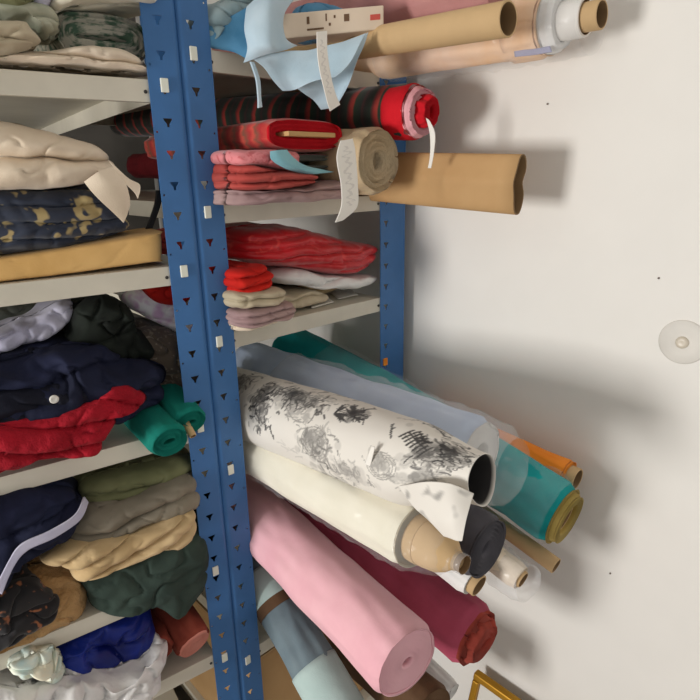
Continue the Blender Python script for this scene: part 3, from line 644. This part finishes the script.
# flattened cardboard tube
A, B = onX(396, 178, .40), onX(520, 185, .40)
A = back(A, B, 2.0); t, e1, e2 = frame(A, B)
ct = thing('cardboard_tube', 'flattened kraft cardboard tube sticking out toward the wall, second shelf', 'tube', A.lerp(B, .5)-Z_*.047)
def crush(P, k, sk):
    out = []
    for j in range(56):
        ph = 2*PI*j/56; h = .047*math.sin(ph); x = .017*spow(math.cos(ph), .7)*(1-.35*1.6*math.exp(-((h-.004)/.014)**2)*(1 if math.cos(ph) < 0 else -.5)*sk)
        out.append(P+e1*(x-(k*math.copysign(1, x) if abs(x) > .002 else 0))+e2*(h*(1-k*14)))
    return out
rs = [crush(A.lerp(B, i/14), 0, i/14) for i in range(15)]+[crush(B, .003, 1)]+[crush(B.lerp(A, i/5*.5), .003, 1) for i in range(1, 6)]
vs, fs = loft(rs); mk('tube_wall', vs, fs, [M['kraft'], M['kin']], ct, mi=[0 if f[0]//56 < 14 else 1 for f in fs])
# ================================================================== RIGHT UNIT: third shelf (r3)
P3 = lambda Y: (lambda x, y: onY(x, y, Y))
pile('folded_cloth', 'glossy red printed cloth in a thick fold, topmost on the third shelf', 'cloth', [(210, 236), (222, 226), (260, 223), (312, 235), (350, 242), (354, 250), (345, 262), (322, 272), (286, 268), (226, 258), (210, 252)], P3(.12), Y_, .26, M['redg'], n=6, amp=.004, seed=11, wr=.004, p=3.6)
pile('folded_cloth', 'white folded cloth right under the glossy red cloth, third shelf', 'cloth', [(246, 272), (262, 264), (300, 270), (340, 272), (352, 274), (340, 282), (300, 284), (262, 280)], P3(.12), Y_, .22, M['white'], n=2, seed=12, p=5)
pile('folded_cloth', 'ochre brown folded cloth below the white cloth, third shelf', 'cloth', [(272, 282), (296, 278), (316, 279), (320, 284), (310, 289), (290, 291), (272, 289)], P3(.17), Y_, .16, M['sand'], n=2, seed=13, p=5, zmin=ZR['r3'])
pile('folded_cloth', 'pale folded cloth lying flat at the back of the third shelf', 'cloth', [(226, 288), (262, 286), (286, 284), (300, 288), (298, 295), (270, 302), (230, 304)], P3(.13), Y_, .22, M['stone'], n=2, seed=14, p=5, zmin=ZR['r3'])
pile('folded_cloth', 'vermilion red folded cloth right of the front post, third shelf', 'cloth', [(216, 270), (226, 263), (246, 262), (256, 270), (257, 278), (246, 287), (224, 290), (215, 284)], P3(.03), Y_, .14, M['ored'], n=3, seed=15, p=5, amp=.006)
pile('folded_cloth', 'cream folded cloth directly below the vermilion cloth', 'cloth', [(218, 290), (240, 286), (262, 284), (268, 291), (258, 300), (232, 304), (219, 304)], P3(.02), Y_, .14, M['stone'], n=2, seed=16, p=5)
pile('folded_cloth', 'dusty grey-pink folded cloth below the cream cloth, third shelf', 'cloth', [(221, 306), (246, 300), (270, 296), (276, 305), (268, 314), (246, 316), (223, 322)], P3(.02), Y_, .16, M['mauveg'], n=3, seed=17, p=5, zmin=ZR['r3'])
pile('folded_cloth', 'crumpled cream scrap lowest at the front of the third shelf', 'cloth', [(230, 322), (250, 315), (274, 312), (272, 320), (254, 326), (236, 330)], P3(-.0), Y_, .06, M['cream'], n=2, seed=18, zmin=ZR['r3'])
for k, (pts, lb) in enumerate((((((302, 299), (322, 294)), ((312, 308), (334, 302))), 'loose white paper slip on the third shelf, below the ochre cloth'), ((((330, 292), (350, 289)), ((338, 299), (358, 295))), 'loose white paper slip on the third shelf, nearest the far post'))):
    sheet('paper_slip', [[onZ(x, y, ZR['r3']+.003) for x, y in r] for r in pts], M['paper'], nu=8, nv=8, wr=.0008, label=lb, cat='paper')
# ================================================================== LEFT UNIT
def PL(t): return lambda x, y: onL(x, y, t)
lp = dict(un=PL(.02), tax=LT)
def LP(name, label, poly, t, thick, mat, z=None, **kw):
    return pile(name, label, kw.pop('cat', 'cloth'), poly, PL(t), LT, thick, M[mat], zmin=(ZL[z] if z else None), **kw)
# l1
LP('folded_cloth', 'thin cream folded cloth lying lowest on the top left shelf', [(-60, 66), (-20, 58), (40, 56), (90, 52), (125, 56), (146, 70), (140, 76), (60, 70), (-50, 66)], .05, .14, 'cream', 'l1', n=2, amp=.006, seed=21, p=2.6)
c = onL(103, 37, .045); w_ = (onL(150, 36, .045)-onL(57, 34, .045)).length
boltthing('green and white printed fabric bolt, flat end out, top left shelf', c+LT*.36, c, w_, .062, [M['greenp'], M['greenp']], seed=31, ridges=8, rid=.003, wr=.003)
LP('folded_cloth', 'beige folded cloth stack at the left edge of the top left shelf', [(-60, 40), (-20, 30), (20, 28), (30, 36), (40, 46), (20, 54), (0, 58), (-60, 62)], .0, .13, 'stone', 'l1', n=2, seed=22)
LP('folded_cloth', 'grey-sage crumpled cloth above the beige stack, top left shelf', [(-60, 0), (0, 2), (30, 6), (52, 18), (58, 34), (46, 44), (24, 28), (-60, 30)], .05, .14, 'sage', None, n=3, seed=23, wr=.006)
LP('folded_cloth', 'dark olive cloth at the top left corner', [(-60, -20), (0, -12), (26, -6), (32, 6), (20, 12), (0, 11), (-60, 10)], .015, .10, 'olive', None, n=2, seed=24)
LP('folded_cloth', 'ivory cloth lying on top of the green and white bolt', [(44, 8), (60, -8), (100, -16), (150, -14), (152, 8), (120, 9), (70, 10), (52, 16)], .04, .15, 'creamr', None, n=2, seed=25)
LP('folded_cloth', 'small lilac-white crumpled cloth beside the ivory cloth, top left shelf', [(26, -14), (46, -14), (50, 4), (42, 18), (34, 14), (28, 2)], .015, .06, 'lilac', None, n=1, seed=26)
# l2
LP('fabric_bolt', 'mustard flat bolt lying lowest on the second left shelf', [(-70, 262), (0, 253), (80, 241), (148, 230), (153, 233), (153, 256), (149, 258), (80, 267), (0, 277), (-70, 285)], .07, .12, 'must', 'l2', n=0, wr=.001, seed=27, p=9, ridge=0, cat='fabric bolt')
LP('folded_cloth', 'navy cloth with tan leaf print, folded under the thick cream cloth', [(-70, 196), (0, 188), (70, 186), (108, 190), (122, 202), (126, 218), (118, 232), (60, 246), (0, 254), (-70, 260)], .075, .13, 'navyfl', 'l2', n=4, amp=.005, seed=28, p=3)
cf = LP('folded_cloth', 'thick cream folded cloth on the navy leaf-print cloth, one corner hanging', [(-70, 124), (0, 120), (30, 124), (70, 138), (104, 154), (116, 168), (108, 180), (70, 188), (0, 194), (-70, 196)], .06, .16, 'cream', None, n=2, amp=.012, seed=29, p=2.6, sharp=.35)
sheet('hanging_corner', [[onL(x, y, t) for x, y, t in r] for r in (((84, 182, -.028), (98, 172, -.034), (112, 166, -.025)), ((93, 193, -.034), (110, 184, -.036), (124, 182, -.028)), ((108, 208, -.03), (120, 199, -.032), (129, 196, -.026)), ((123, 223, -.024), (127, 214, -.024), (130, 205, -.022)))], M['cream'], cf, wr=.002, seed=5)
sheet('hanging_corner', [[onL(x, y, t) for x, y, t in r] for r in (((108, 160, -.02), (114, 166, -.02)), ((122, 180, -.02), (128, 178, -.02)), ((134, 192, -.018), (139, 184, -.018)), ((138, 199, -.018), (140, 192, -.018)))], M['cream'], cf, wr=.001, seed=7)
sheet('hanging_strap', [[onL(x, y, .09) for x, y in r] for r in (((156, 190), (163, 190)), ((154, 205), (160, 206)), ((145, 229), (151, 230)))], M['dark'], nu=5, nv=16, wr=.001, thick=.004, label='short black strap standing beside the mustard bolt, left of the post', cat='strap')
LP('folded_cloth', 'small white and red cloth end behind the mustard bolt, left of the post', [(152, 236), (162, 229), (172, 230), (174, 250), (160, 254), (152, 250)], .14, .1, 'salmon', None, n=2, seed=33)
# l3
LP('folded_cloth', 'pale lilac-white cloth at the left, under the second left shelf', [(-70, 342), (0, 324), (34, 314), (60, 300), (74, 304), (68, 320), (32, 336), (0, 347), (-70, 368)], .12, .12, 'lilac', None, n=1, seed=34, wr=.006)
LP('folded_cloth', 'grey cloth at the back left of the third left shelf', [(-70, 312), (0, 300), (50, 296), (62, 302), (40, 322), (0, 336), (-70, 350)], .2, .12, 'gry', None, n=1, seed=35)
LP('crumpled_cloth', 'black-green crumpled cloth between the lilac cloth and the white printed cloth', [(64, 318), (82, 298), (112, 296), (128, 308), (136, 330), (150, 350), (130, 366), (90, 368), (66, 350)], .11, .14, 'black', None, n=2, seed=36, wr=.01)
LP('folded_cloth', 'white cloth with lilac print behind the front post, third left shelf', [(120, 292), (134, 284), (160, 290), (200, 312), (206, 340), (186, 338), (160, 324), (136, 312), (124, 304)], .14, .10, 'whor', None, n=2, seed=37)
LP('folded_cloth', 'orange-red scrap above the white printed cloth, left of the front post', [(142, 288), (160, 284), (186, 284), (188, 298), (170, 304), (152, 298)], .10, .05, 'ored', None, n=1, seed=38)
LP('crumpled_cloth', 'brown leaf-print cloth beside the front post, third left shelf', [(124, 326), (150, 322), (186, 336), (214, 350), (216, 392), (196, 400), (160, 392), (136, 370)], .12, .14, 'brownp', None, n=2, seed=39, wr=.009)
nv_ = LP('crumpled_cloth', 'large dark navy crumpled cloth above the crimson cloth', [(-70, 372), (0, 352), (40, 340), (90, 336), (130, 350), (156, 358), (158, 380), (150, 400), (120, 412), (60, 420), (0, 428), (-70, 440)], .075, .2, 'navy', None, n=3, amp=.01, seed=40, wr=.011, p=2.4)
LP('folded_cloth', 'deep navy cloth fold directly on top of the crimson cloth', [(-70, 400), (0, 384), (60, 376), (110, 378), (140, 384), (146, 400), (110, 404), (60, 416), (0, 424), (-70, 440)], .035, .12, 'dnavy', None, n=2, seed=41, wr=.007)
bq = onL(54, 399, -.03); mk('button', *lathe(bq, -LT, [(0, .006), (.002, .0062), (.003, .005), (.0024, .003), (.0024, .0001)], 24), M['glass'], None); tag(C.objects[-1], 'small round grey button on the deep navy cloth fold', 'button')
LP('crumpled_cloth', 'crimson cloth hanging over the front of the third left shelf', [(-70, 430), (0, 418), (50, 410), (90, 396), (116, 382), (141, 391), (140, 402), (122, 412), (108, 430), (100, 446), (90, 454), (50, 452), (20, 460), (0, 470), (-70, 486)], -.008, .075, 'redd', None, n=5, amp=.006, ang=.25, seed=42, wr=.005, p=3)
for (px, py), (qx, qy), rr, lb in (((169, 441), (134, 404), .033, 'short teal-green fabric roll with its open end over the shelf edge'), ((190, 421), (158, 382), .029, 'short teal-green fabric roll pressed against the front post')):
    B = onL(px, py, -.04 if px < 180 else -.016); A = onL(qx, qy, .10 if px < 180 else .12); A = B+(A-B)*1.0
    rollthing('fabric_roll', lb, 'fabric roll', A, B, rr, [M['tealg'], M['tealg']], hole=.006, seed=int(px), ridges=5, rid=.003, wr=.002, sq=.86)
c1_, c2_ = onL(176, 405, .02), onL(193, 436, -.03); tube('thin_stick', c1_, c2_, .006, .004, M['kraft2'], None); tag(C.objects[-1], 'thin pale stick lying between the two teal-green rolls', 'stick')
# l4
LP('folded_cloth', 'olive folded cloth highest in the pile under the teal-green rolls', [(76, 480), (100, 466), (140, 458), (178, 450), (192, 456), (190, 470), (150, 486), (110, 496), (80, 498)], .06, .12, 'olive', None, n=2, seed=50)
LP('folded_cloth', 'taupe folded cloth in the pile, between olive and sand cloths', [(70, 510), (96, 494), (130, 486), (160, 474), (188, 470), (194, 486), (190, 500), (150, 512), (110, 526), (74, 536), (60, 528)], .03, .13, 'grybr', None, n=2, amp=.006, seed=51)
LP('folded_cloth', 'sand folded cloth with many layered folds, on the dark green cloth', [(34, 550), (60, 538), (96, 530), (140, 518), (170, 506), (188, 503), (190, 522), (180, 532), (164, 536), (120, 552), (84, 568), (72, 568), (60, 556)], .005, .12, 'sand', None, n=5, amp=.008, ang=-.30, seed=52, p=4.5, sharp=.3)
nb2 = LP('crumpled_cloth', 'navy cloth with a pale hem hanging at the left, fourth left shelf', [(-70, 500), (0, 486), (50, 480), (76, 486), (84, 500), (70, 520), (40, 536), (16, 552), (0, 578), (-70, 620)], .03, .14, 'navy', None, n=3, amp=.008, seed=53, wr=.009)
sheet('pale_hem', [[onL(x, y, t) for x, y, t in r] for r in (((84, 497, -.012), (76, 514, -.042), (52, 530, -.05), (22, 544, -.05), (8, 562, -.05), (-6, 590, -.05)), ((88, 502, -.012), (80, 520, -.042), (56, 537, -.05), (28, 550, -.05), (14, 566, -.05), (2, 594, -.05)))], M['lilac'], nb2, nu=50, nv=8, wr=.001, thick=.003)
LP('folded_cloth', 'dark green cloth hanging over the shelf edge below the sand cloth', [(78, 572), (110, 560), (150, 545), (180, 534), (200, 528), (206, 556), (198, 590), (176, 612), (150, 600), (128, 606), (100, 608), (86, 590)], .025, .09, 'dkgreen', None, n=1, seed=54, wr=.006)
LP('crumpled_cloth', 'black crumpled cloth beside the front post, right of the sand cloth', [(184, 500), (200, 480), (222, 500), (226, 560), (214, 590), (196, 570), (186, 540)], .09, .1, 'black', None, n=1, seed=55, wr=.008)
LP('crumpled_cloth', 'tan fleece bundle at left, under the sand cloth', [(-60, 570), (16, 560), (50, 560), (78, 566), (86, 590), (80, 606), (56, 618), (0, 640), (-60, 660)], .06, .12, 'tanfur', 'l4', n=2, seed=56, wr=.008)
LP('crumpled_cloth', 'black cloth with orange flower print at the left edge, fourth left shelf', [(-60, 590), (0, 574), (30, 572), (52, 580), (58, 596), (52, 610), (20, 628), (0, 638), (-60, 664)], .025, .1, 'blackfl', 'l4', n=2, seed=57, wr=.008)
# l5
LP('crumpled_cloth', 'royal blue satin bundle on the lowest left shelf', [(42, 648), (70, 628), (100, 610), (130, 598), (146, 604), (152, 626), (148, 650), (120, 664), (84, 670), (50, 668)], .05, .12, 'royal', None, n=3, seed=60, wr=.012)
LP('crumpled_cloth', 'pastel printed scrap in front of the royal blue bundle', [(8, 660), (30, 646), (56, 644), (66, 656), (60, 672), (30, 680), (12, 676)], -.005, .06, 'minty', None, n=4, amp=.005, seed=61, wr=.013, p=2.2)
pile('plastic_bag', 'white plastic bag crumpled at the bottom left', 'plastic bag', [(-40, 690), (20, 676), (70, 668), (130, 656), (158, 634), (162, 654), (150, 680), (110, 706), (20, 730), (-40, 730)], PL(.0), LT, .12, M['bag'], n=3, seed=62, wr=.014)
for (px, py), (qx, qy), rr, lb, mm in (((194, 644), (166, 602), .036, 'terracotta cloth roll with a salmon edge, lowest left shelf by the post', ['terra', 'salmonl']), ((160, 650), (150, 618), .024, 'darker terracotta cloth roll beside the royal blue bundle', ['terra', 'terra'])):
    B = onL(px, py, -.005); A = onL(qx, qy, .09); A = B+(A-B)*1.5
    rollthing('fabric_roll', lb, 'fabric roll', A, B, rr, [M[k] for k in mm], hole=.008, seed=int(px), ridges=4, rid=.003, wr=.003)
def scribble(o, nu, nv, v0, v1, k):
    o.data.materials[0] = M['tagpaper']; at = o.data.attributes.new('ink', 'FLOAT', 'POINT'); vals = []
    for j in range(nv):
        v = j/(nv-1)
        for i in range(nu):
            u = i/(nu-1); c = .5+.2*math.sin(v*95+4*noise.noise(V((v*11, 0, 3))))*abs(math.sin(v*21))
            vals.append(k if v0 < v < v1 and abs(u-c) < .07 else 0.)
    at.data.foreach_set('value', vals)
for o in C.objects:
    if o.name.startswith('paper_tag') and len(o.data.vertices) == 3000: scribble(o, 25, 120, .12, .75, .22)
cnt = {}
for o in C.objects:
    if o.parent is None and 'category' in o.keys(): cnt.setdefault(o.name.split('.')[0], []).append(o)
GN = dict(fabric_roll='fabric rolls on the shelves', fabric_bolt='fabric bolts lying end out', folded_cloth='folded cloths on the shelves', crumpled_cloth='crumpled cloths on the left shelves',
          cardboard_tube='cardboard tubes', paper_tag='paper tags hanging from the fabrics', paper_slip='paper slips on the third shelf', nail='nails in the white wall', shelving_unit='steel shelving units')
for k, v in cnt.items():
    if len(v) > 1 and k in GN:
        for o in v: o['group'] = GN[k]
# ------------------------------------------------------------------ light
def area(name, loc, target, sx, sy, e, col):
    l = bpy.data.lights.new(name, 'AREA'); l.shape = 'RECTANGLE'; l.size = sx; l.size_y = sy; l.energy = e; l.color = col
    o = bpy.data.objects.new(name, l); C.objects.link(o); o.location = loc
    o.rotation_euler = (V(target)-V(loc)).to_track_quat('-Z', 'Y').to_euler(); return o
area('window_light', (-2.45, .0, 1.16), (.5, -.4, 1.2), .5, .6, 49, (1, .975, .94))
w = bpy.data.worlds.new('world'); bpy.context.scene.world = w; w.use_nodes = True
w.node_tree.nodes['Background'].inputs[0].default_value = (1, .985, .965, 1); w.node_tree.nodes['Background'].inputs[1].default_value = .5
vs_ = bpy.context.scene.view_settings
vs_.view_transform = 'Standard'; vs_.look = 'None'; vs_.exposure = 0; vs_.gamma = 1; vs_.use_curve_mapping = False
